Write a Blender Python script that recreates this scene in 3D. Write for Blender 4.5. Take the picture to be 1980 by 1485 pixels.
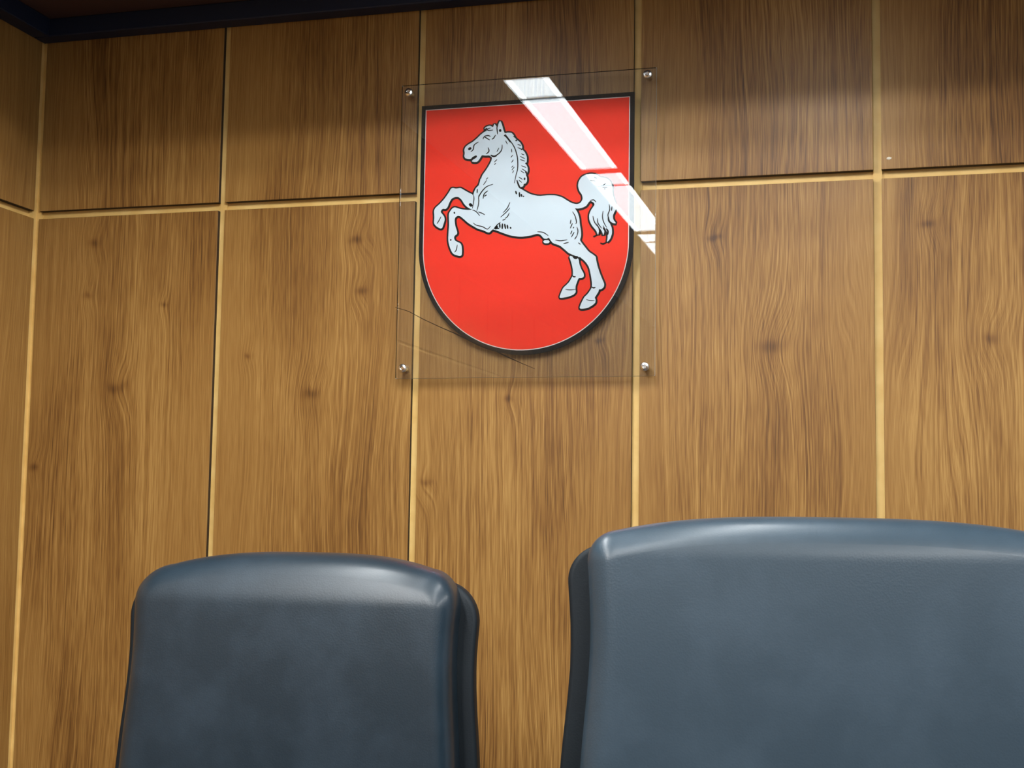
import bpy, bmesh, math, random
from mathutils import Vector, Matrix
from mathutils.geometry import delaunay_2d_cdt

for o in list(bpy.data.objects):
    bpy.data.objects.remove(o)
random.seed(7)
scene = bpy.context.scene
COL = scene.collection

# ------------------------------------------------------------------ camera
FPX = 2556.8                                   # focal length in pixels of a 1980 x 1485 frame
YAW, PITCH, ROLL = (math.radians(a) for a in (15.365, 5.115, 0.875))
CAM = Vector((2.1893, -3.0666, 1.25))
_f = Vector((-math.sin(YAW) * math.cos(PITCH), math.cos(YAW) * math.cos(PITCH), math.sin(PITCH)))
_r = Vector((math.cos(YAW), math.sin(YAW), 0))
_u = _r.cross(_f)
RIGHT = _r * math.cos(ROLL) + _u * math.sin(ROLL)
UP = -_r * math.sin(ROLL) + _u * math.cos(ROLL)
FWD = _f
cam_data = bpy.data.cameras.new('camera')
cam_data.sensor_width = 36
cam_data.lens = FPX / 1980 * 36
cam_data.clip_start = 0.05
cam = bpy.data.objects.new('camera', cam_data)
M = Matrix((RIGHT, UP, -FWD)).transposed().to_4x4()
M.translation = CAM
cam.matrix_world = M
COL.objects.link(cam)
scene.camera = cam

# ------------------------------------------------------------------ world, exposure
world = bpy.data.worlds.new('world')
scene.world = world
world.use_nodes = True
world.node_tree.nodes['Background'].inputs[0].default_value = (0.8, 0.9, 1.0, 1)
world.node_tree.nodes['Background'].inputs[1].default_value = 0.02
vs = scene.view_settings
vs.view_transform = 'Standard'
vs.look = 'None'
vs.gamma = 1
vs.exposure = 0.4
vs.use_curve_mapping = False
LAMP_POWER = 0.120        # each small source inside a ceiling light
DIFFUSER = 11.0           # radiance of the ceiling light diffusers


def at(px, py, y):
    """photo pixel -> point on the plane parallel to the back wall at depth y"""
    d = FWD + RIGHT * ((px - 990) / FPX) - UP * ((py - 742.5) / FPX)
    return CAM + d * ((y - CAM.y) / d.y)


# ------------------------------------------------------------------ helpers
def mesh_obj(name, verts, faces, mat=None, parent=None, smooth=False):
    me = bpy.data.meshes.new(name)
    me.from_pydata([tuple(v) for v in verts], [], faces)
    me.update()
    o = bpy.data.objects.new(name, me)
    COL.objects.link(o)
    for m in (mat if isinstance(mat, (list, tuple)) else [mat]):
        if m:
            me.materials.append(m)
    if smooth:
        me.polygons.foreach_set('use_smooth', [True] * len(me.polygons))
    o.parent = parent
    return o


def bm_obj(name, bm, mat=None, parent=None, smooth=False):
    bmesh.ops.recalc_face_normals(bm, faces=bm.faces)
    me = bpy.data.meshes.new(name)
    bm.to_mesh(me)
    bm.free()
    o = bpy.data.objects.new(name, me)
    COL.objects.link(o)
    if mat:
        me.materials.append(mat)
    if smooth:
        me.polygons.foreach_set('use_smooth', [True] * len(me.polygons))
    o.parent = parent
    return o


def add_box(bm, a, b, bevel=0.0, mat=None):
    m = Matrix.Translation([(a[i] + b[i]) / 2 for i in range(3)]) @ Matrix.Diagonal([abs(b[i] - a[i]) for i in range(3)] + [1])
    r = bmesh.ops.create_cube(bm, size=1, matrix=m)
    if bevel:
        es = list({e for v in r['verts'] for e in v.link_edges})
        bmesh.ops.bevel(bm, geom=es, offset=bevel, segments=2, affect='EDGES', profile=0.5)


def box(name, a, b, mat, parent=None, bevel=0.0):
    bm = bmesh.new()
    add_box(bm, a, b, bevel)
    return bm_obj(name, bm, mat, parent)


def empty(name, loc=(0, 0, 0), rz=0.0):
    o = bpy.data.objects.new(name, None)
    o.empty_display_size = 0.1
    o.location = loc
    o.rotation_euler = (0, 0, rz)
    COL.objects.link(o)
    return o


def tag(o, label=None, cat=None, group=None, kind=None):
    for k, v in (('label', label), ('category', cat), ('group', group), ('kind', kind)):
        if v:
            o[k] = v
    return o


def lathe(bm, prof, origin, axis='z', seg=24):
    """prof: (radius, height) pairs turned about an axis through origin"""
    rings = []
    for r, h in prof:
        ring = []
        for k in range(seg):
            a = 2 * math.pi * k / seg
            c, s = r * math.cos(a), r * math.sin(a)
            p = {'z': (c, s, h), 'y': (c, h, s), 'x': (h, c, s)}[axis]
            ring.append(bm.verts.new(Vector(origin) + Vector(p)))
        rings.append(ring)
    for a, b in zip(rings, rings[1:]):
        for k in range(seg):
            bm.faces.new((a[k], a[(k + 1) % seg], b[(k + 1) % seg], b[k]))
    bm.faces.new(rings[0])
    bm.faces.new(rings[-1])


def tube(bm, pts, rad, seg=12):
    pts = [Vector(p) for p in pts]
    rings = []
    for i, p in enumerate(pts):
        t = (pts[min(i + 1, len(pts) - 1)] - pts[max(i - 1, 0)]).normalized()
        n = t.orthogonal().normalized() if i == 0 else (n - t * n.dot(t)).normalized()
        b = t.cross(n)
        r = rad[i] if isinstance(rad, (list, tuple)) else rad
        rings.append([bm.verts.new(p + (n * math.cos(2 * math.pi * k / seg) + b * math.sin(2 * math.pi * k / seg)) * r) for k in range(seg)])
    for a, b in zip(rings, rings[1:]):
        for k in range(seg):
            bm.faces.new((a[k], a[(k + 1) % seg], b[(k + 1) % seg], b[k]))
    bm.faces.new(rings[0])
    bm.faces.new(rings[-1])


# ------------------------------------------------------------------ materials
class NT:
    def __init__(self, name):
        self.m = bpy.data.materials.new(name)
        self.m.use_nodes = True
        self.t = self.m.node_tree
        self.t.nodes.clear()
        self.out = self.t.nodes.new('ShaderNodeOutputMaterial')

    def n(self, kind, **kw):
        nd = self.t.nodes.new('ShaderNode' + kind)
        for k, v in kw.items():
            setattr(nd, k, v)
        return nd

    def link(self, a, b):
        self.t.links.new(a, b)

    def math(self, op, *args, clamp=False):
        nd = self.n('Math', operation=op, use_clamp=clamp)
        for i, a in enumerate(args):
            if isinstance(a, (int, float)):
                nd.inputs[i].default_value = a
            else:
                self.link(a, nd.inputs[i])
        return nd.outputs[0]

    def vec(self, x, y, z):
        nd = self.n('CombineXYZ')
        for i, a in enumerate((x, y, z)):
            if isinstance(a, (int, float)):
                nd.inputs[i].default_value = a
            else:
                self.link(a, nd.inputs[i])
        return nd.outputs[0]

    def noise(self, v, scale=1.0, detail=2.0, rough=0.5):
        nd = self.n('TexNoise')
        nd.inputs['Scale'].default_value = scale
        nd.inputs['Detail'].default_value = detail
        nd.inputs['Roughness'].default_value = rough
        self.link(v, nd.inputs['Vector'])
        return nd.outputs['Fac']

    def ramp(self, fac, stops):
        nd = self.n('ValToRGB')
        el = nd.color_ramp.elements
        while len(el) < len(stops):
            el.new(0.5)
        for e, (p, c) in zip(el, stops):
            e.position = p
            e.color = (*c, 1)
        self.link(fac, nd.inputs[0])
        return nd.outputs[0]


def plain(name, col, rough=0.5, metal=0.0, spec=0.5):
    b = NT(name)
    p = b.n('BsdfPrincipled')
    p.inputs['Base Color'].default_value = (*col, 1)
    p.inputs['Roughness'].default_value = rough
    p.inputs['Metallic'].default_value = metal
    p.inputs['Specular IOR Level'].default_value = spec
    b.link(p.outputs[0], b.out.inputs[0])
    return b.m


KNOTS = [(183, 470, 1.0), (168, 572, 0.8), (226, 748, 1.2), (312, 592, 0.6), (600, 762, 1.2), (690, 462, 0.9),
         (692, 566, 0.8), (475, 690, 0.6), (1492, 668, 1.4), (1915, 655, 1.2), (62, 905, 0.8), (816, 936, 0.8),
         (985, 770, 0.7), (1165, 655, 0.6), (1380, 460, 0.7), (1800, 430, 0.8)]


def wood_veneer(name, knots):
    b = NT(name)
    tc = b.n('TexCoord')
    sep = b.n('SeparateXYZ')
    b.link(tc.outputs['Object'], sep.inputs[0])
    s = b.math('SUBTRACT', sep.outputs[0], sep.outputs[1])
    z = sep.outputs[2]
    seed = b.math('MULTIPLY', b.n('ObjectInfo').outputs['Random'], 60.0)
    low = b.noise(b.vec(b.math('MULTIPLY', s, 5.0), seed, b.math('MULTIPLY', z, 1.0)), 1, 1.5)
    wob = b.noise(b.vec(b.math('MULTIPLY', s, 22.0), seed, b.math('MULTIPLY', z, 7.0)), 1, 2)
    bend, spot = None, None
    for px, py, k in knots:
        q = at(px, py, 0)
        dx = b.math('SUBTRACT', s, q.x)
        dz = b.math('SUBTRACT', z, q.z)
        a = b.math('MULTIPLY', dx, 1 / (0.045 * k))
        c = b.math('MULTIPLY', dz, 1 / (0.060 * k))
        g = b.math('EXPONENT', b.math('MULTIPLY', b.math('ADD', b.math('MULTIPLY', a, a), b.math('MULTIPLY', c, c)), -1.0))
        a2 = b.math('MULTIPLY', b.math('ADD', dx, b.math('MULTIPLY', b.math('SUBTRACT', wob, 0.5), 0.06)), 1 / (0.018 * k))
        c2 = b.math('MULTIPLY', b.math('ADD', dz, b.math('MULTIPLY', b.math('SUBTRACT', wob, 0.5), 0.03)), 1 / (0.011 * k))
        h = b.math('EXPONENT', b.math('MULTIPLY', b.math('ADD', b.math('MULTIPLY', a2, a2), b.math('MULTIPLY', c2, c2)), -1.0))
        g = b.math('MULTIPLY', g, k)
        bend = g if bend is None else b.math('ADD', bend, g)
        spot = h if spot is None else b.math('ADD', spot, h)
    r = b.math('ADD', s, b.math('MULTIPLY', low, 0.13))
    r = b.math('ADD', r, b.math('MULTIPLY', wob, 0.008))
    if bend:
        r = b.math('ADD', r, b.math('MULTIPLY', bend, 0.022))
    ring = b.noise(b.vec(b.math('MULTIPLY', r, 210.0), seed, b.math('MULTIPLY', z, 1.2)), 1, 4.0, 0.66)
    fine = b.noise(b.vec(b.math('MULTIPLY', s, 420.0), seed, b.math('MULTIPLY', z, 14.0)), 1, 1.5)
    blot = b.noise(b.vec(b.math('MULTIPLY', r, 5.5), seed, b.math('MULTIPLY', z, 1.6)), 1, 2.5)
    f = b.math('ADD', b.math('MULTIPLY', ring, 0.64), b.math('MULTIPLY', blot, 0.36))
    f = b.math('ADD', f, b.math('MULTIPLY', b.math('SUBTRACT', fine, 0.5), 0.36))
    # flat-sawn veneer: streaky heart in the middle of a leaf, calm golden sapwood towards its edges
    gen = b.n('SeparateXYZ')
    b.link(tc.outputs['Generated'], gen.inputs[0])
    gx = b.math('MINIMUM', gen.outputs[0], 1.0)
    wand = b.noise(b.vec(seed, 3.0, b.math('MULTIPLY', z, 1.1)), 1, 2)
    d = b.math('ABSOLUTE', b.math('ADD', b.math('SUBTRACT', gx, 0.5), b.math('MULTIPLY', b.math('SUBTRACT', wand, 0.5), 0.9)))
    sap = b.n('MapRange', interpolation_type='SMOOTHSTEP')
    b.link(d, sap.inputs['Value'])
    sap.inputs['From Min'].default_value = 0.26
    sap.inputs['From Max'].default_value = 0.46
    sap = sap.outputs[0]
    con = b.math('SUBTRACT', 1.42, b.math('MULTIPLY', sap, 0.70))
    f = b.math('ADD', b.math('MULTIPLY', b.math('SUBTRACT', f, 0.5), con), b.math('ADD', b.math('MULTIPLY', sap, 0.075), 0.482))
    if bend:
        f = b.math('SUBTRACT', f, b.math('MULTIPLY', spot, 0.20))
        f = b.math('SUBTRACT', f, b.math('MULTIPLY', bend, 0.03), clamp=True)
    col = b.ramp(f, [(0.18, (0.078, 0.032, 0.008)), (0.38, (0.205, 0.094, 0.023)), (0.52, (0.298, 0.150, 0.038)), (0.72, (0.44, 0.250, 0.074))])
    p = b.n('BsdfPrincipled')
    b.link(col, p.inputs['Base Color'])
    p.inputs['Roughness'].default_value = 0.40
    p.inputs['Specular IOR Level'].default_value = 0.40
    bump = b.n('Bump')
    bump.inputs['Strength'].default_value = 0.12
    bump.inputs['Distance'].default_value = 0.002
    b.link(fine, bump.inputs['Height'])
    b.link(bump.outputs[0], p.inputs['Normal'])
    b.link(p.outputs[0], b.out.inputs[0])
    return b.m


def strip_wood():
    b = NT('pale_strip_wood')
    tc = b.n('TexCoord')
    nz = b.noise(tc.outputs['Object'], 14, 3)
    col = b.ramp(nz, [(0.3, (0.76, 0.47, 0.14)), (0.7, (0.90, 0.62, 0.23))])
    p = b.n('BsdfPrincipled')
    b.link(col, p.inputs['Base Color'])
    p.inputs['Roughness'].default_value = 0.5
    b.link(p.outputs[0], b.out.inputs[0])
    return b.m


def leather(name, base, hi, rough=0.27, spec=0.55, coat=0.35):
    b = NT(name)
    tc = b.n('TexCoord')
    worn = b.noise(tc.outputs['Object'], 9, 4, 0.6)
    col = b.ramp(worn, [(0.45, base), (0.85, hi)])
    p = b.n('BsdfPrincipled')
    b.link(col, p.inputs['Base Color'])
    ro = b.math('ADD', b.math('MULTIPLY', worn, 0.12), rough)
    b.link(ro, p.inputs['Roughness'])
    p.inputs['Specular IOR Level'].default_value = spec
    p.inputs['Coat Weight'].default_value = coat
    p.inputs['Coat Roughness'].default_value = 0.24
    vo = b.n('TexVoronoi')
    vo.inputs['Scale'].default_value = 420
    b.link(tc.outputs['Object'], vo.inputs['Vector'])
    bump = b.n('Bump')
    bump.inputs['Strength'].default_value = 0.10
    bump.inputs['Distance'].default_value = 0.001
    b.link(vo.outputs['Distance'], bump.inputs['Height'])
    b.link(bump.outputs[0], p.inputs['Normal'])
    b.link(p.outputs[0], b.out.inputs[0])
    return b.m


def acrylic(name, tint, haze, edge=False):
    b = NT(name)
    tr = b.n('BsdfTransparent')
    tr.inputs[0].default_value = (*tint, 1)
    gl = b.n('BsdfGlossy')
    gl.inputs['Roughness'].default_value = 0.0
    fr = b.n('Fresnel')
    fr.inputs['IOR'].default_value = 1.49
    df = b.n('BsdfDiffuse')
    df.inputs[0].default_value = (0.85, 0.88, 0.82, 1)
    m1 = b.n('MixShader')
    m1.inputs[0].default_value = haze
    b.link(tr.outputs[0], m1.inputs[1])
    b.link(df.outputs[0], m1.inputs[2])
    m2 = b.n('MixShader')
    b.link(fr.outputs[0], m2.inputs[0])
    b.link(m1.outputs[0], m2.inputs[1])
    b.link(gl.outputs[0], m2.inputs[2])
    b.link(m2.outputs[0], b.out.inputs[0])
    return b.m


def emit(name, col, strength):
    b = NT(name)
    e = b.n('Emission')
    e.inputs[0].default_value = (*col, 1)
    e.inputs[1].default_value = strength
    b.link(e.outputs[0], b.out.inputs[0])
    return b.m


def speckle(name, a, c, scale, rough=0.9):
    b = NT(name)
    tc = b.n('TexCoord')
    nz = b.noise(tc.outputs['Object'], scale, 3)
    p = b.n('BsdfPrincipled')
    b.link(b.ramp(nz, [(0.35, a), (0.65, c)]), p.inputs['Base Color'])
    p.inputs['Roughness'].default_value = rough
    b.link(p.outputs[0], b.out.inputs[0])
    return b.m


WOOD = wood_veneer('oak_veneer_knotty', KNOTS)
WOOD_PLAIN = wood_veneer('oak_veneer', [])
STRIP = strip_wood()
BACKER = plain('dark_backing_board', (0.05, 0.025, 0.01), 0.8)
NAVY = plain('navy_painted_moulding', (0.005, 0.012, 0.036), 0.6)
SOFFIT = speckle('dark_brown_soffit', (0.05, 0.022, 0.016), (0.07, 0.03, 0.022), 6, 0.7)
CEIL = speckle('white_ceiling_paint', (0.68, 0.69, 0.70), (0.74, 0.75, 0.76), 3)
PLASTER = speckle('white_plaster', (0.55, 0.57, 0.60), (0.60, 0.62, 0.66), 4)
CARPET = speckle('grey_carpet', (0.10, 0.11, 0.13), (0.16, 0.17, 0.19), 60)
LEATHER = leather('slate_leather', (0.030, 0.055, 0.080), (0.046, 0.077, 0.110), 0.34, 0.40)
LEATHER_SHADED = leather('shaded_slate_leather', (0.011, 0.025, 0.039), (0.026, 0.047, 0.070), 0.34, 0.40)  # darker slate leather: lighting difference between the chairs put into its colour
LEATHER_SIDE = leather('dark_side_leather', (0.005, 0.010, 0.015), (0.009, 0.016, 0.022), 0.55, 0.3, 0.0)
BLACK_PLASTIC = plain('black_plastic', (0.012, 0.012, 0.013), 0.45)
CHROME = plain('brushed_steel', (0.72, 0.71, 0.70), 0.22, 1.0)
ACRYLIC = acrylic('clear_acrylic', (0.997, 0.999, 0.993), 0.010)
ACRYLIC_EDGE = acrylic('acrylic_cut_edge', (0.60, 0.63, 0.55), 0.60)
BLACK = plain('black_print', (0.003, 0.003, 0.005), 0.7, 0, 0.08)
WHITE_LINE = plain('white_print', (0.80, 0.72, 0.72), 0.4)
RED = plain('red_print', (0.90, 0.036, 0.014), 0.6, 0, 0.1)
HORSE = plain('pale_horse_print', (0.72, 0.84, 0.95), 0.6, 0, 0.1)
TUBE_HOT = emit('bright_tube', (0.90, 0.97, 1.0), DIFFUSER * 1.5)
FRAME_WHITE = plain('white_enamel', (0.75, 0.76, 0.77), 0.4)
LOUVRE = plain('aluminium_louvre', (0.8, 0.82, 0.84), 0.35)
TUBE = [emit('lit_diffuser', (0.86, 0.95, 1.0), DIFFUSER * k) for k in (1.0, 0.6, 0.3)]

# ------------------------------------------------------------------ room shell
XR, YF, ZC = 5.2, -6.6, 2.56
T = 0.1
GROOVE_Z = 2.0066
BAND_Z = 2.4843
VX = [0.0, 0.5548, 1.0980, 1.6480, 2.2015, 2.752, 3.302, 3.852, 4.402, 4.952]
GW, GH, RECESS = 0.0185, 0.0215, 0.0200

floor = tag(box('floor', (-T, YF - T, -T), (XR + T, T + 0.02, 0), CARPET), kind='structure')
ceiling = tag(box('ceiling', (-T, YF - T, ZC), (XR + T, T + 0.02, ZC + T), CEIL), kind='structure')
wall_back = tag(box('wall_back', (-T, RECESS + 0.004, 0), (XR + T, RECESS + 0.004 + T, ZC), BACKER), kind='structure')
wall_left = tag(box('wall_left', (-RECESS - 0.004 - T, YF, 0), (-RECESS - 0.004, RECESS + 0.004, ZC), BACKER), kind='structure')
wall_right = tag(box('wall_right', (XR, YF, 0), (XR + T, RECESS + 0.004, ZC), PLASTER), kind='structure')
wall_front = tag(box('wall_front', (-RECESS - 0.004, YF - T, 0), (XR, YF, ZC), WOOD_PLAIN), kind='structure')

PT = 0.020      # panel thickness
EDGE = plain('shadow_panel_edge', (0.030, 0.014, 0.006), 0.7)  # dark edge banding that also paints in the grooves' shadow line


def dark_edges(o, axis):
    o.data.materials.append(EDGE)
    for p in o.data.polygons:
        if abs(p.normal[axis]) < 0.3:
            p.material_index = 1



def back_panel(x0, x1, z0, z1):
    o = box('panel', (x0, 0, z0), (x1, PT, z1), WOOD if x0 < 2.5 and z0 < 1 else WOOD_PLAIN, wall_back, 0.0008)
    dark_edges(o, 1)


def left_panel(y0, y1, z0, z1):
    o = box('panel', (-PT, y0, z0), (0, y1, z1), WOOD_PLAIN, wall_left, 0.0008)
    dark_edges(o, 0)


CORNER = 0.009
for i in range(len(VX)):
    x0 = VX[i] + (GW / 2 if i else CORNER)
    x1 = VX[i + 1] - GW / 2 if i + 1 < len(VX) else XR
    back_panel(x0, x1, 0.0, GROOVE_Z - GH / 2)
    back_panel(x0, x1, GROOVE_Z + GH / 2, ZC)
    if i:
        box('groove_strip', (VX[i] - GW / 2, 0.0125, 0), (VX[i] + GW / 2 + 0.001, RECESS + 0.004, ZC), STRIP, wall_back)
    box('groove_strip', (x0, RECESS - 0.002, GROOVE_Z - GH / 2 - 0.001), (x1, RECESS + 0.004, GROOVE_Z + GH / 2 + 0.001), STRIP, wall_back)
box('corner_strip', (-0.004, 0.008, 0), (CORNER, RECESS + 0.004, ZC), STRIP, wall_back)
yv = -CORNER
while yv > YF + 0.1:
    y1 = yv
    y0 = max(yv - 0.53, YF)
    left_panel(y0, y1, 0.0, GROOVE_Z - GH / 2)
    left_panel(y0, y1, GROOVE_Z + GH / 2, ZC)
    box('groove_strip', (-RECESS - 0.004, y0, GROOVE_Z - GH / 2 - 0.001), (-RECESS + 0.002, y1, GROOVE_Z + GH / 2 + 0.001), STRIP, wall_left)
    if y0 > YF:
        box('groove_strip', (-RECESS - 0.004, y0 - GW, 0), (-0.0125, y0, ZC), STRIP, wall_left)
    yv = y0 - GW
box('corner_strip', (-RECESS - 0.004, -CORNER, 0), (-0.004, 0.008, ZC), STRIP, wall_left)
q = at(1719, 306, -0.0005)
bm = bmesh.new()
bmesh.ops.create_icosphere(bm, subdivisions=1, radius=0.0055, matrix=Matrix.Translation((q.x, 0.0, q.z)) @ Matrix.Diagonal((1.2, 0.25, 0.7, 1)))
bm_obj('chip', bm, plain('bare_chip', (0.8, 0.74, 0.62), 0.8), wall_back)

# moulding under the ceiling, brown soffit boards next to the walls
MD = 0.05
tag(box('trim_1', (0.0, -MD, BAND_Z), (XR, 0.0, BAND_Z + 0.05), NAVY, None, 0.003), kind='structure')
tag(box('trim_2', (0.0, YF, BAND_Z), (MD, -MD, BAND_Z + 0.05), NAVY, None, 0.003), kind='structure')
tag(box('trim_3', (0.0, -0.62, BAND_Z + 0.05), (XR, 0.0, ZC), SOFFIT), kind='structure')
tag(box('trim_4', (0.0, YF, BAND_Z + 0.05), (0.62, -0.62, ZC), SOFFIT), kind='structure')

# ------------------------------------------------------------------ ceiling lights
ies = bpy.data.texts.new('louvre_light_distribution')
va = [a / 2 for a in range(0, 181)]
ha = [float(a) for a in range(0, 91, 5)]
rows = []
for c in ha:
    row = []
    for g in va:
        if g >= 89.5:
            row.append(0.0)
            continue
        tg = math.tan(math.radians(g))
        ty = tg * math.cos(math.radians(c))          # along the light
        tx = tg * math.sin(math.radians(c))          # across the light
        k = min(1, max(0, (2.93 - ty) / 0.14)) * min(1, max(0, (5.0 - tx) / 1.5))
        row.append(1000 * k * (0.55 + 0.75 * min(1.0, g / 70) ** 2))
    rows.append(' '.join('%.2f' % v for v in row))
ies.from_string('IESNA:LM-63-2002\nTILT=NONE\n1 -1 1 %d %d 1 2 0 0 0\n1 1 100\n%s\n%s\n%s\n' % (
    len(va), len(ha), ' '.join('%.1f' % a for a in va), ' '.join('%.1f' % a for a in ha), '\n'.join(rows)))


def ceiling_light(x, y0, y1, label, group, dim, tube_mat):
    """louvred strip light, flush with the ceiling; y1 is the end towards the back wall"""
    L, Wd = y1 - y0, 0.17
    t = tag(empty('ceiling_light', (x, (y0 + y1) / 2, ZC)), label, 'ceiling light', group)
    bm = bmesh.new()
    h = L / 2
    d = 0.012
    for a, b_ in (((-Wd / 2, -h, -d), (-Wd / 2 + 0.012, h, 0)), ((Wd / 2 - 0.012, -h, -d), (Wd / 2, h, 0)),
                  ((-Wd / 2 + 0.012, h - 0.02, -d), (Wd / 2 - 0.012, h, 0)), ((-Wd / 2 + 0.012, -h, -d), (Wd / 2 - 0.012, -h + 0.02, 0))):
        add_box(bm, a, b_, 0.001)
    bm_obj('frame', bm, FRAME_WHITE, t)
    box('diffuser', (-Wd / 2 + 0.012, -h + 0.02, -0.006), (Wd / 2 - 0.012, h - 0.02, -0.001), tube_mat, t)
    for s_ in (-1, 1):
        box('lamp_tube', (s_ * 0.058 - 0.008, -h + 0.03, -0.0105), (s_ * 0.058 + 0.008, h - 0.03, -0.0062), TUBE_HOT, t, 0.0015)
    box('crossbar', (-Wd / 2 + 0.012, h - 0.235, -0.011), (Wd / 2 - 0.012, h - 0.215, -0.0061), LOUVRE, t)
    n = 4
    for k in range(n):
        ld = bpy.data.lights.new('lamp', 'POINT')
        ld.energy = LAMP_POWER * dim
        ld.shadow_soft_size = 0.03
        ld.color = (1.0, 0.985, 0.95)
        ld.use_nodes = True
        nt = ld.node_tree
        em = next(nd for nd in nt.nodes if nd.type == 'EMISSION')
        ie = nt.nodes.new('ShaderNodeTexIES')
        ie.mode = 'INTERNAL'
        ie.ies = ies
        nt.links.new(ie.outputs['Fac'], em.inputs['Strength'])
        lo = bpy.data.objects.new('lamp', ld)
        lo.location = (0, -h + L * (k + 0.5) / n, -0.045)
        lo.parent = t
        COL.objects.link(lo)
    return t


for x, dim, tm, row in ((1.165, 1.0, TUBE[0], 'of the row mirrored in the plate'), (2.05, 0.55, TUBE[1], 'of the added unseen row above the taller armchair'),  # middle row is unseen, added for the highlight along the chair top
               (3.40, 0.7, TUBE[2], 'of the row beside the white wall')):
    ye = -0.80
    for lab in ('nearest the shield', 'second from the shield', 'third from the shield', 'farthest from the shield'):
        ceiling_light(x, ye - 1.17, ye, 'white ceiling light strip ' + row + ', ' + lab, 'recessed ceiling light strips', dim, tm)
        ye -= 1.20

# ------------------------------------------------------------------ the shield on its acrylic plate
PB, PF = -0.022, -0.028                     # back and front of the plate
SF = -0.0222                                # printed face of the shield, against the plate
sign = tag(empty('coat_of_arms_plate', (1.378, 0, 1.548)),
           'clear acrylic plate with a white horse on a red shield, screwed to the panelling', 'wall plaque')
INV = Matrix.Translation((-1.378, 0, -1.548))


def under_sign(o, parent=None):
    o.data.transform(INV)
    o.parent = parent or sign
    return o


bm = bmesh.new()
add_box(bm, (1.0565, PF, 1.5478), (1.6985, PB, 2.2848), 0.0018)
o = bm_obj('acrylic_pane', bm, ACRYLIC)
o.data.materials.append(ACRYLIC_EDGE)
for p in o.data.polygons:
    if abs(p.normal.y) < 0.9:
        p.material_index = 1
o['label'] = 'clear acrylic pane with polished edges'
under_sign(o)
for px, py in ((790, 178), (1252, 143), (778, 712), (1246.5, 709)):
    c = at(px, py, PF - 0.004)
    bm = bmesh.new()
    lathe(bm, [(0.0075, 0.0), (0.0075, PB + 0.0)], (c.x, 0, c.z), 'y', 20)
    st = under_sign(bm_obj('standoff', bm, CHROME, smooth=False))
    bm = bmesh.new()
    lathe(bm, [(0.0105, PF), (0.0105, PF - 0.0045), (0.0092, PF - 0.006), (0.005, PF - 0.007), (0.0035, PF - 0.0062)], (c.x, 0, c.z), 'y', 24)
    under_sign(bm_obj('screw_cap', bm, CHROME), st)


def shield_outline(inset, y):
    xl, xr = 1.1085 + inset, 1.6445 - inset
    zt, rc = 2.2305 - inset, 0.268 - inset
    xc, zc = 1.3765, 1.871
    pts = [(xr, zt), (xl, zt)]
    for k in range(61):
        a = math.pi + math.pi * k / 60
        pts.append((xc + rc * math.cos(a), zc + rc * math.sin(a) * 1.0))
    return [Vector((p[0], y, p[1])) for p in pts]


def slab(name, pts, depth, mat, parent):
    """flat outline in a plane y = const, given thickness towards +y"""
    y = pts[0].y
    v2, _, fc, _, _, _ = delaunay_2d_cdt([Vector((p.x, p.z)) for p in pts], [], [list(range(len(pts)))], 1, 1e-7)
    bm = bmesh.new()
    fr = [bm.verts.new((p.x, y, p.y)) for p in v2]
    for f in fc:
        bm.faces.new([fr[k] for k in f])
    if depth:
        g = bmesh.ops.extrude_face_region(bm, geom=bm.faces[:])
        bmesh.ops.translate(bm, verts=[e for e in g['geom'] if isinstance(e, bmesh.types.BMVert)], vec=(0, depth, 0))
    return under_sign(bm_obj(name, bm, mat), parent)


shield = slab('shield', shield_outline(0.0, SF + 0.0010), 0.006, BLACK, None)
shield['label'] = 'red shield with black rim and a leaping white horse'
slab('rim_line', shield_outline(0.0105, SF + 0.0008), 0.0003, WHITE_LINE, shield)
slab('red_field', shield_outline(0.0125, SF + 0.0006), 0.0003, RED, shield)


# the horse: outline points read from enlarged crops of the photograph, (origin x, origin y, scale)
C1, C2, C3, C4 = (820, 210, 8.25), (820, 340, 8.25), (940, 320, 7.0714), (1040, 440, 8.25)


def P(c, pts):
    return [(c[0] + x / c[2], c[1] + y / c[2]) for x, y in pts]


body = P(C1, [(1215, 190), (1245, 260), (1262, 330), (1285, 395), (1335, 382), (1395, 386), (1425, 418), (1450, 470), (1488, 505),
              (1530, 535), (1566, 600), (1562, 650), (1605, 690), (1640, 770), (1638, 850), (1622, 880), (1650, 930), (1656, 990), (1640, 1035),
              (1620, 1052), (1642, 1100), (1642, 1160), (1620, 1195), (1590, 1200), (1582, 1240), (1545, 1250), (1520, 1262)])
body += P(C3, [(500, 335), (600, 392), (720, 420), (850, 406), (950, 408), (1040, 435), (1100, 475), (1170, 515), (1240, 530),
               (1290, 512), (1320, 462), (1312, 400), (1275, 350), (1255, 280), (1265, 220), (1300, 160), (1350, 130), (1430, 110), (1510, 125),
               (1552, 166), (1610, 165), (1670, 190), (1710, 240), (1727, 300), (1722, 370), (1742, 440), (1765, 510), (1775, 570), (1762, 620),
               (1732, 680), (1737, 738), (1778, 792), (1738, 790), (1695, 762), (1690, 790), (1718, 850), (1722, 930), (1695, 1005), (1650, 1052),
               (1662, 985), (1660, 930), (1640, 885), (1592, 800), (1618, 900), (1602, 958), (1585, 905), (1550, 850), (1500, 775), (1545, 890), (1530, 955),
               (1505, 890), (1445, 820), (1412, 750), (1407, 680), (1432, 610), (1475, 550), (1468, 505), (1428, 482), (1402, 500), (1370, 552),
               (1310, 580), (1250, 590), (1212, 582), (1250, 640), (1275, 720), (1280, 800), (1295, 880), (1300, 960), (1282, 1018)])
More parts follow.
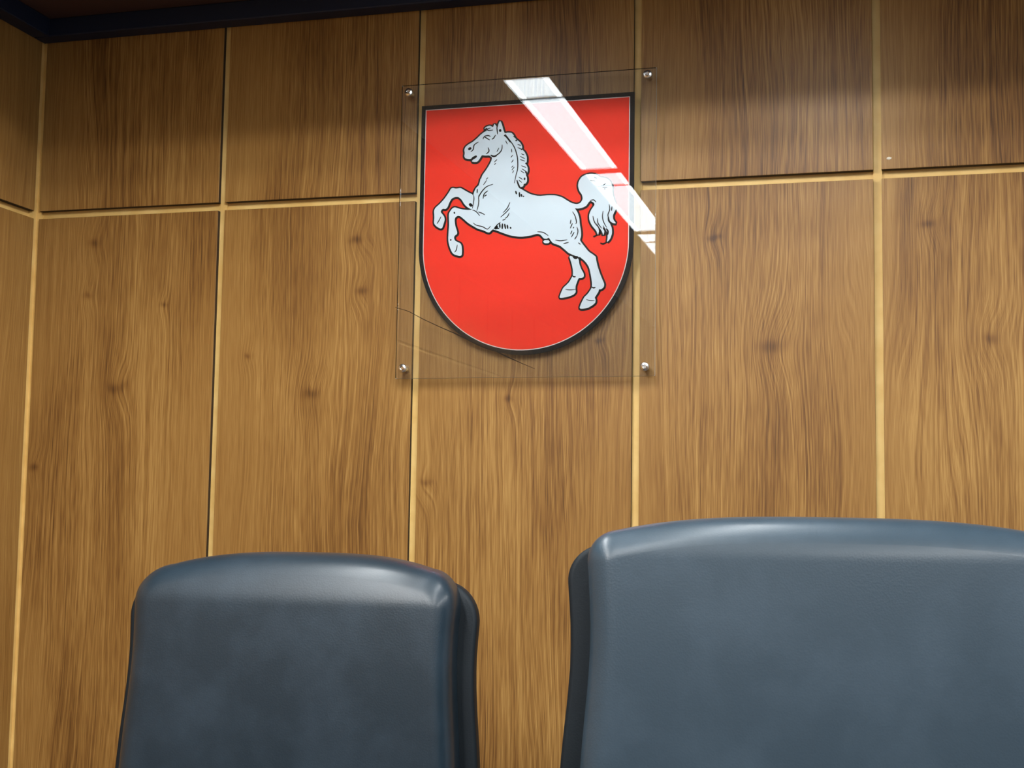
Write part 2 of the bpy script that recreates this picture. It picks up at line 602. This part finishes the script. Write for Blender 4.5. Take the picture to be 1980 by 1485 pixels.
body += P(C4, [(690, 232), (750, 310), (810, 385), (880, 430), (925, 465), (930, 520), (950, 610), (985, 720), (1030, 830), (1060, 900), (1052, 950),
               (1010, 985), (972, 985), (968, 1020), (930, 1080), (905, 1120), (922, 1150), (917, 1200), (870, 1240), (790, 1285), (690, 1297), (664, 1282),
               (690, 1210), (740, 1110), (790, 1065), (830, 1010), (860, 960), (865, 900), (850, 780), (820, 640), (780, 570), (720, 505), (650, 470),
               (560, 437), (490, 405), (430, 350), (350, 285), (240, 250)])
body += P(C3, [(880, 1022), (858, 985), (830, 1002), (790, 1000), (768, 975), (742, 945), (700, 932), (600, 960), (470, 977), (330, 957), (230, 922), (125, 882)])
body += P(C2, [(1092, 852), (1042, 905), (1010, 900), (940, 866), (860, 845), (780, 800), (700, 750), (640, 695), (580, 645), (540, 635), (500, 660),
               (485, 700), (495, 790), (520, 870), (530, 910), (520, 935), (490, 950), (475, 985), (490, 1030), (530, 1055), (580, 1075), (600, 1120),
               (605, 1200), (600, 1265), (570, 1280), (480, 1255), (445, 1220), (410, 1140), (390, 1060), (385, 1000), (390, 900), (400, 780), (395, 650),
               (397, 600), (420, 560), (450, 520), (490, 500), (530, 515), (600, 535), (700, 545), (758, 540), (772, 500), (790, 400), (785, 310), (800, 250), (830, 190), (870, 155),
               (890, 100), (900, 40)])
body += P(C1, [(908, 1125), (930, 1060), (990, 980), (1040, 900), (1075, 830), (1085, 778), (1040, 746), (980, 750), (922, 742), (902, 775), (880, 812),
               (848, 848), (800, 852), (758, 842), (775, 822), (830, 775), (850, 752), (800, 770), (735, 806), (690, 802), (655, 790), (640, 760), (650, 710), (640, 660), (660, 610),
               (710, 570), (780, 530), (850, 470), (900, 420), (960, 372), (1010, 352), (960, 322), (990, 290), (1050, 270), (1100, 298), (1122, 240),
               (1150, 275), (1170, 315), (1190, 232)])
far_foreleg = P(C2, [(782, 300), (700, 262), (620, 215), (580, 192), (510, 205), (460, 192), (430, 202), (400, 260), (330, 360), (260, 440), (180, 510),
                     (157, 560), (165, 650), (157, 760), (200, 810), (262, 842), (290, 830), (310, 770), (330, 700), (320, 650), (282, 600), (262, 575),
                     (280, 537), (310, 522), (340, 532), (375, 500), (400, 430), (440, 360), (500, 335), (550, 337), (600, 380), (640, 450), (690, 500),
                     (750, 532), (775, 520), (795, 400)])
far_hindleg = P(C4, [(497, 448), (560, 462), (600, 500), (630, 480), (650, 500), (660, 580), (690, 660), (730, 730), (735, 780), (700, 806), (650, 806),
                     (630, 850), (602, 930), (600, 980), (606, 1030), (570, 1070), (480, 1105), (380, 1122), (343, 1116), (365, 1050), (405, 960), (450, 920),
                     (500, 870), (540, 800), (560, 760), (560, 680), (540, 580)])
sheath = P(C3, [(778, 1040), (800, 1020), (850, 1020), (870, 1040), (855, 1062), (800, 1064)])


def smooth_loop(pts):
    out = []
    n = len(pts)
    for i in range(n):
        a, b_ = Vector(pts[i]), Vector(pts[(i + 1) % n])
        out += [a * 0.82 + b_ * 0.18, a * 0.18 + b_ * 0.82]
    return out


def ribbon(bm, pts2d, widths, y, closed=False, shift=(0, 0)):
    n = len(pts2d)
    pts = [Vector(p) + Vector(shift) for p in pts2d]
    L = []
    for i in range(n):
        a = pts[(i - 1) % n] if closed or i else pts[i]
        b_ = pts[(i + 1) % n] if closed or i < n - 1 else pts[i]
        t = b_ - a
        t = t.normalized() if t.length > 1e-9 else Vector((1, 0))
        nr = Vector((-t.y, t.x))
        w = widths if isinstance(widths, (int, float)) else widths[i]
        p0, p1 = pts[i] + nr * w / 2, pts[i] - nr * w / 2
        L.append((bm.verts.new(at(p0.x, p0.y, y)), bm.verts.new(at(p1.x, p1.y, y))))
    for i in range(n if closed else n - 1):
        a, b_ = L[i], L[(i + 1) % n]
        bm.faces.new((a[0], a[1], b_[1], b_[0]))


def strokes(name, items, y, parent, thick=0.00005):
    bm = bmesh.new()
    for pts, w in items:
        n = len(pts)
        # resample smoothly
        q_ = []
        for i in range(n - 1):
            p0, p1, p2, p3 = (Vector(pts[max(0, min(n - 1, j))]) for j in (i - 1, i, i + 1, i + 2))
            for s_ in range(4):
                t = s_ / 4
                q_.append(0.5 * ((2 * p1) + (p2 - p0) * t + (2 * p0 - 5 * p1 + 4 * p2 - p3) * t * t + (3 * p1 - p0 - 3 * p2 + p3) * t ** 3))
        q_.append(Vector(pts[-1]))
        m = len(q_)
        ws = [w * (0.25 + 0.75 * math.sin(math.pi * (0.12 + 0.76 * i / (m - 1)))) for i in range(m)]
        ribbon(bm, q_, ws, y)
    return under_sign(bm_obj(name, bm, BLACK), parent)


Y_OUT, Y_FAR, Y_BODY, Y_LINE = SF + 0.00045, SF + 0.00035, SF + 0.00025, SF + 0.00010
for nm, loop, wid in (('outline', body, 7.2), ('outline', far_foreleg, 7.0), ('outline', far_hindleg, 6.6), ('outline', sheath, 6.0)):
    bm = bmesh.new()
    ribbon(bm, smooth_loop(loop), wid, Y_OUT, True, (0.35, 0.75))
    under_sign(bm_obj(nm, bm, BLACK), shield)
# black background pieces seen inside the outline (gaps between tail strands, under the throat and belly)
for nm, loop, y in (('far_foreleg', far_foreleg, Y_FAR), ('far_hindleg', far_hindleg, Y_FAR), ('sheath', sheath, Y_FAR), ('horse', body, Y_BODY)):
    slab(nm, [at(p.x, p.y, y) for p in smooth_loop(loop)], 0.00005, HORSE, shield)

ln = []


def S(c, w, *lines):
    for l in lines:
        ln.append((P(c, l), w))


S(C1, 2.2, [(1160, 290), (1165, 340), (1172, 410)], [(1290, 405), (1340, 470), (1400, 550), (1450, 640), (1485, 760), (1495, 880), (1488, 980), (1462, 1080), (1440, 1190)],
  [(1245, 575), (1240, 650), (1200, 710), (1140, 750), (1085, 765)], [(1020, 620), (1035, 680), (990, 725)], [(870, 530), (800, 580), (785, 650), (745, 690)],
  [(1140, 420), (1110, 470), (1080, 490)], [(940, 490), (960, 450), (1010, 480), (1050, 500)], [(960, 440), (1020, 430), (1060, 445)], [(1060, 310), (1000, 330), (1040, 350), (1100, 340)],
  [(880, 1480), (870, 1420), (910, 1340), (990, 1250), (1100, 1205)], [(850, 1280), (845, 1350)], [(1020, 1310), (960, 1360), (940, 1440)], [(1000, 1375), (960, 1400)])
S(C1, 3.4, [(1275, 425), (1320, 455), (1380, 540)], [(1000, 310), (970, 345), (950, 360)], [(1060, 742), (1110, 762), (1160, 750)], [(1480, 1140), (1500, 1200), (1530, 1260), (1590, 1280)])
S(C1, 5.0, [(705, 655), (728, 640), (750, 622)], [(1210, 330), (1218, 370)], [(760, 800), (800, 780), (840, 755)])
S(C1, 1.6, [(1300, 510), (1330, 570)], [(1395, 640), (1400, 700)], [(1415, 740), (1385, 780)], [(1425, 815), (1395, 860)], [(1440, 930), (1400, 980)], [(1420, 910), (1395, 940)],
  [(1430, 985), (1410, 1030)], [(1165, 810), (1120, 855)], [(1145, 870), (1120, 895)], [(1195, 625), (1160, 690)], [(1020, 1100), (990, 1130)], [(1000, 1140), (945, 1220)],
  [(1450, 460), (1420, 440)], [(1550, 590), (1490, 570)], [(1560, 650), (1490, 620)], [(1600, 740), (1550, 720)], [(1610, 800), (1530, 760)], [(1610, 840), (1530, 810)],
  [(1630, 940), (1550, 910)], [(1640, 1010), (1560, 960)], [(1600, 1030), (1540, 990)], [(1570, 1130), (1510, 1090)], [(1560, 1180), (1510, 1140)])
S(C1, 3.4, [(1480, 515), (1460, 500)], [(1565, 655), (1545, 645)], [(1640, 1040), (1615, 1000)], [(1605, 1100), (1600, 1140)], [(1640, 880), (1615, 870)])
S(C2, 1.9, [(770, 545), (830, 570), (890, 640)], [(860, 575), (920, 595), (970, 622)], [(870, 310), (870, 440), (840, 560)], [(790, 310), (795, 380), (770, 520)], [(780, 750), (840, 790), (930, 810), (1010, 850), (1060, 800)],
  [(1370, 420), (1330, 510), (1260, 590)], [(1370, 510), (1310, 580), (1220, 660)], [(1360, 590), (1330, 650), (1290, 680)], [(1300, 690), (1250, 710)],
  [(270, 650), (240, 710), (205, 765)], [(530, 1100), (515, 1180), (485, 1220)], [(1220, 740), (1170, 780), (1110, 850)])
S(C2, 3.2, [(1165, 780), (1150, 830), (1200, 840)], [(1250, 760), (1245, 850)], [(1285, 765), (1300, 850)], [(1325, 780), (1335, 845)], [(1375, 815), (1385, 845)], [(1205, 760), (1210, 830)],
  [(480, 575), (488, 605)], [(430, 1010), (420, 1035)], [(1460, 240), (1475, 295)], [(1520, 260), (1525, 340)], [(1550, 290), (1560, 335)], [(1580, 320), (1592, 335)])
S(C2, 6.0, [(720, 445), (745, 465), (760, 490)], [(1130, 850), (1170, 800)])
S(C3, 2.0, [(1180, 630), (1215, 690), (1235, 770), (1225, 800)], [(1240, 840), (1255, 900), (1235, 980)], [(1160, 740), (1150, 800)], [(1180, 790), (1150, 860)], [(1200, 840), (1190, 860)],
  [(1175, 890), (1155, 940)], [(1205, 910), (1165, 980)], [(1235, 970), (1210, 1010)], [(945, 1020), (1020, 1030), (1110, 1015)], [(1055, 1070), (1130, 1050)], [(1260, 1055), (1290, 1080)],
  [(1470, 155), (1520, 180)], [(1425, 205), (1510, 215)], [(1600, 270), (1640, 240)], [(1580, 300), (1660, 300)], [(1600, 320), (1640, 318)],
  [(1680, 530), (1690, 600), (1665, 680), (1690, 760)], [(1600, 620), (1590, 700), (1610, 780), (1650, 850)], [(1520, 720), (1530, 790), (1580, 860)], [(1460, 690), (1480, 770), (1530, 840)], [(1720, 560), (1715, 620)],
  [(1420, 480), (1470, 470), (1500, 500)], [(700, 905), (780, 915), (850, 960)])
S(C3, 3.6, [(1670, 700), (1680, 760), (1720, 795)], [(1640, 860), (1665, 900), (1660, 950)], [(1560, 880), (1555, 950)], [(1600, 850), (1630, 890)], [(1520, 950), (1480, 970), (1465, 965)], [(1650, 1050), (1600, 1072), (1560, 1060)],
  [(1430, 500), (1465, 520), (1470, 550)])
S(C4, 2.6, [(548, 765), (575, 785), (605, 782)], [(860, 945), (885, 962), (920, 955)])
S(C4, 1.6, [(440, 985), (510, 995), (600, 985)], [(770, 1145), (830, 1165), (905, 1165)])
S(C4, 6.0, [(560, 450), (600, 480), (640, 465)], [(650, 480), (672, 500), (690, 520)])
hl = strokes('ink_lines', ln, Y_LINE, shield)
hl['kind'] = 'stuff'
hl['label'] = 'fine black ink lines of the horse'

# the long crack at the foot of the plate
bm = bmesh.new()
crack = [(764, 594), (790, 602), (820, 618), (850, 632), (880, 645), (915, 662), (950, 675), (985, 692), (1010, 703), (1034, 713)]
ribbon(bm, crack, [0.8, 1.2, 1.3, 1.5, 1.8, 2.0, 2.2, 2.0, 1.2, 0.7], PF - 0.0003)
CR = plain('dark_crack', (0.03, 0.02, 0.013), 0.8, 0, 0.1)
under_sign(bm_obj('crack', bm, CR))

# ------------------------------------------------------------------ chairs


def rounded_outline(hw, zb, zt, rise, rtop, rbot, flare=0.0, taper=0.0, n=26):
    """outline of a backrest in (x, z): arched top, rounded corners; flare widens the bottom"""
    right = []
    # bottom right corner
    for k in range(9):
        a = -math.pi / 2 + math.pi / 2 * k / 8
        right.append((hw - rbot + rbot * math.cos(a), zb + rbot + rbot * math.sin(a)))
    zc = zt - rise - rtop
    for k in range(1, n):
        right.append((hw, zb + rbot + (zc - zb - rbot) * k / n))
    for k in range(13):
        a = math.pi / 2 * k / 12 * 0.93
        right.append((hw - rtop + rtop * math.cos(a), zc + rtop * math.sin(a)))
    x1, z1 = right[-1]
    for k in range(1, n):
        t = k / n
        x = x1 * (1 - t)
        right.append((x, z1 + (zt - z1) * (1 - (x / x1) ** 3.0)))
    pts = right + [(0, zt)] + [(-x, z) for x, z in reversed(right)]
    out = []
    for x, z in pts:
        h = (zt - z)
        out.append((x * (1 + flare * max(0, h - 0.2) ** 1.5 - taper * math.exp(-((h - 0.14) / 0.09) ** 2)), z))
    return out


def pad(name, outline, yf, yb, rf, rb, crown, prof, mat, parent, wrap=0.0):
    """upholstered slab: outline in (x, z), front at yf, back at yb, rims rounded by rf / rb"""
    n = len(outline)
    P2 = [Vector(p) for p in outline]
    nor = []
    for i in range(n):
        t = (P2[(i + 1) % n] - P2[i - 1])
        t.normalize()
        nor.append(Vector((-t.y, t.x)))          # inward for a counter-clockwise outline
    cen = Vector((0, sum(p.y for p in P2) / n))
    verts, rings = [], []

    def ring(d, y, scale=1.0):
        r = []
        for i in range(n):
            p = P2[i] + nor[i] * d
            if scale < 1:
                p = Vector((p.x * scale, p.y))
            r.append(len(verts))
            verts.append((p.x, y(p) if callable(y) else y, p.y))
        rings.append(r)
    hwid = max(p.x for p in P2)
    zc_ = cen.y
    hz = max(abs(p.y - zc_) for p in P2)

    def cr(p):
        return crown * max(0.0, 1 - (p.x / hwid) ** 2) * max(0.0, 1 - ((p.y - zc_) / hz) ** 4)
    for s_ in (0.10, 0.25, 0.40, 0.55, 0.68, 0.80, 0.90, 0.96):
        ring(rf, lambda p: yf - cr(p), s_)
    for k in range(9):
        a = math.pi / 2 * (1 - k / 8)
        ring(rf * (1 - math.cos(a)), (lambda p, a=a: yf + rf * (1 - math.sin(a)) - cr(p) * math.sin(a)))
    for k in range(7):
        a = math.pi / 2 * k / 6
        ring(rb * (1 - math.cos(a)), yb - rb * (1 - math.sin(a)))
    for s_ in (0.9, 0.75, 0.55, 0.35, 0.15):
        ring(rb, yb, s_)
    faces = []
    for a, b_ in zip(rings, rings[1:]):
        for i in range(n):
            j = (i + 1) % n
            faces.append((a[i], a[j], b_[j], b_[i]))
    # close the middle: bridge the left and right halves of the innermost rings
    for r in (rings[0], rings[-1]):
        for i in range(n // 2 - 1 + n % 2):
            q4 = [r[i], r[i + 1], r[n - 2 - i], r[n - 1 - i]]
            q4 = list(dict.fromkeys(q4))
            if len(q4) > 2:
                faces.append(tuple(q4))
    v2 = []
    for x, y, z in verts:
        v2.append((x, y + prof(z) - wrap * x * x, z))
    bm = bmesh.new()
    bv = [bm.verts.new(v) for v in v2]
    for f in faces:
        bm.faces.new([bv[i] for i in f])
    big = [f for f in bm.faces if len(f.verts) > 4]
    bmesh.ops.triangulate(bm, faces=big)
    bmesh.ops.remove_doubles(bm, verts=bm.verts, dist=1e-6)
    return bm_obj(name, bm, mat, parent, True)


def chair(loc, rz, width, zt, label, hide, corner, roll_back):
    c = tag(empty('armchair', loc, rz), label, 'chair', None)
    hw = width / 2

    def prof(z):
        h = zt - z
        roll = roll_back[0] * max(0.0, 1 - h / roll_back[1]) ** 2.2
        h = max(0.0, h)
        return 0.26 + roll - 0.13 * h + 0.16 * h * h

    cushion = rounded_outline(hw - 0.026, 0.50, zt, 0.019, corner, 0.05, 0.38, 0.026)
    shell = rounded_outline(hw, 0.46, zt - 0.018, 0.019, corner + 0.008, 0.05, 0.38, 0.028)
    pad('back_cushion', cushion, -0.052, 0.014, 0.029, 0.006, 0.006, prof, hide, c, 0.10)
    pad('back_shell', shell, 0.010, 0.050, 0.006, 0.018, 0.0, prof, LEATHER_SIDE, c, 0.10)
    # seat
    so = []
    for k in range(72):
        a = 2 * math.pi * k / 72
        ca, sa = math.cos(a), math.sin(a)
        so.append((0.265 * math.copysign(abs(ca) ** 0.35, ca), 0.25 * math.copysign(abs(sa) ** 0.35, sa)))
    st = pad('seat', so, 0, 0.10, 0.035, 0.02, 0.018, lambda z: 0.0, hide, c)
    for v in st.data.vertices:
        x, y, z = v.co
        v.co = (x, z - 0.03, 0.49 - y)
    st.data.flip_normals()
    # back bracket
    bm = bmesh.new()
    tube(bm, [(0, 0.08, 0.385), (0, 0.20, 0.385), (0, 0.27, 0.42), (0, 0.285, 0.60)], 0.022)
    bm_obj('back_bracket', bm, BLACK_PLASTIC, c, True)
    for s_ in (-1, 1):
        bm = bmesh.new()
        tube(bm, [(s_ * 0.22, 0.0, 0.385), (s_ * 0.295, 0.0, 0.40), (s_ * 0.305, -0.02, 0.50), (s_ * 0.305, -0.03, 0.62)], 0.016)
        ar = bm_obj('armrest', bm, BLACK_PLASTIC, c, True)
        bm = bmesh.new()
        add_box(bm, (s_ * 0.305 - 0.028, -0.17, 0.615), (s_ * 0.305 + 0.028, 0.10, 0.645), 0.01)
        bm_obj('arm_pad', bm, LEATHER_SIDE, ar, True)
    bm = bmesh.new()
    lathe(bm, [(0.03, 0.09), (0.03, 0.26), (0.018, 0.26), (0.018, 0.385), (0.09, 0.385), (0.09, 0.395)], (0, 0, 0), 'z', 20)
    bm_obj('gas_lift', bm, BLACK_PLASTIC, c)
    for k in range(5):
        a = 2 * math.pi * k / 5 + 0.3
        d = Vector((math.cos(a), math.sin(a), 0))
        bm = bmesh.new()
        tube(bm, [d * 0.02 + Vector((0, 0, 0.115)), d * 0.16 + Vector((0, 0, 0.10)), d * 0.30 + Vector((0, 0, 0.075))], [0.026, 0.022, 0.015])
        leg = bm_obj('base_leg', bm, BLACK_PLASTIC, c, True)
        bm = bmesh.new()
        nrm = Vector((-d.y, d.x, 0))
        for s_ in (-1, 1):
            cen = d * 0.30 + nrm * (0.017 * s_) + Vector((0, 0, 0.028))
            tube(bm, [cen - nrm * 0.009, cen + nrm * 0.009], 0.028, 18)
        tube(bm, [d * 0.30 + Vector((0, 0, 0.028)) - nrm * 0.01, d * 0.30 + Vector((0, 0, 0.028)) + nrm * 0.01], 0.01, 10)
        tube(bm, [d * 0.30 + Vector((0, 0, 0.028)), d * 0.30 + Vector((0, 0, 0.075))], 0.008, 10)
        bm_obj('caster', bm, BLACK_PLASTIC, leg)
    return c


def place_chair(px_mid, py_top, depth_y, rz, width, label, hide, corner, roll_back):
    p = at(px_mid, py_top, depth_y)
    # the top of the back sits 0.26 m behind the centre of the chair
    off = Matrix.Rotation(rz, 3, 'Z') @ Vector((0, 0.29, 0))
    return chair((p.x - off.x, p.y - off.y, 0), rz, width, p.z, label, hide, corner, roll_back)


place_chair(598, 1068, -1.20, math.radians(6), 0.545, 'slate leather armchair, darkened in colour for shade, with the lower, narrower back, beside the corner of the panelled walls', LEATHER_SHADED, 0.056, (0.034, 0.075))
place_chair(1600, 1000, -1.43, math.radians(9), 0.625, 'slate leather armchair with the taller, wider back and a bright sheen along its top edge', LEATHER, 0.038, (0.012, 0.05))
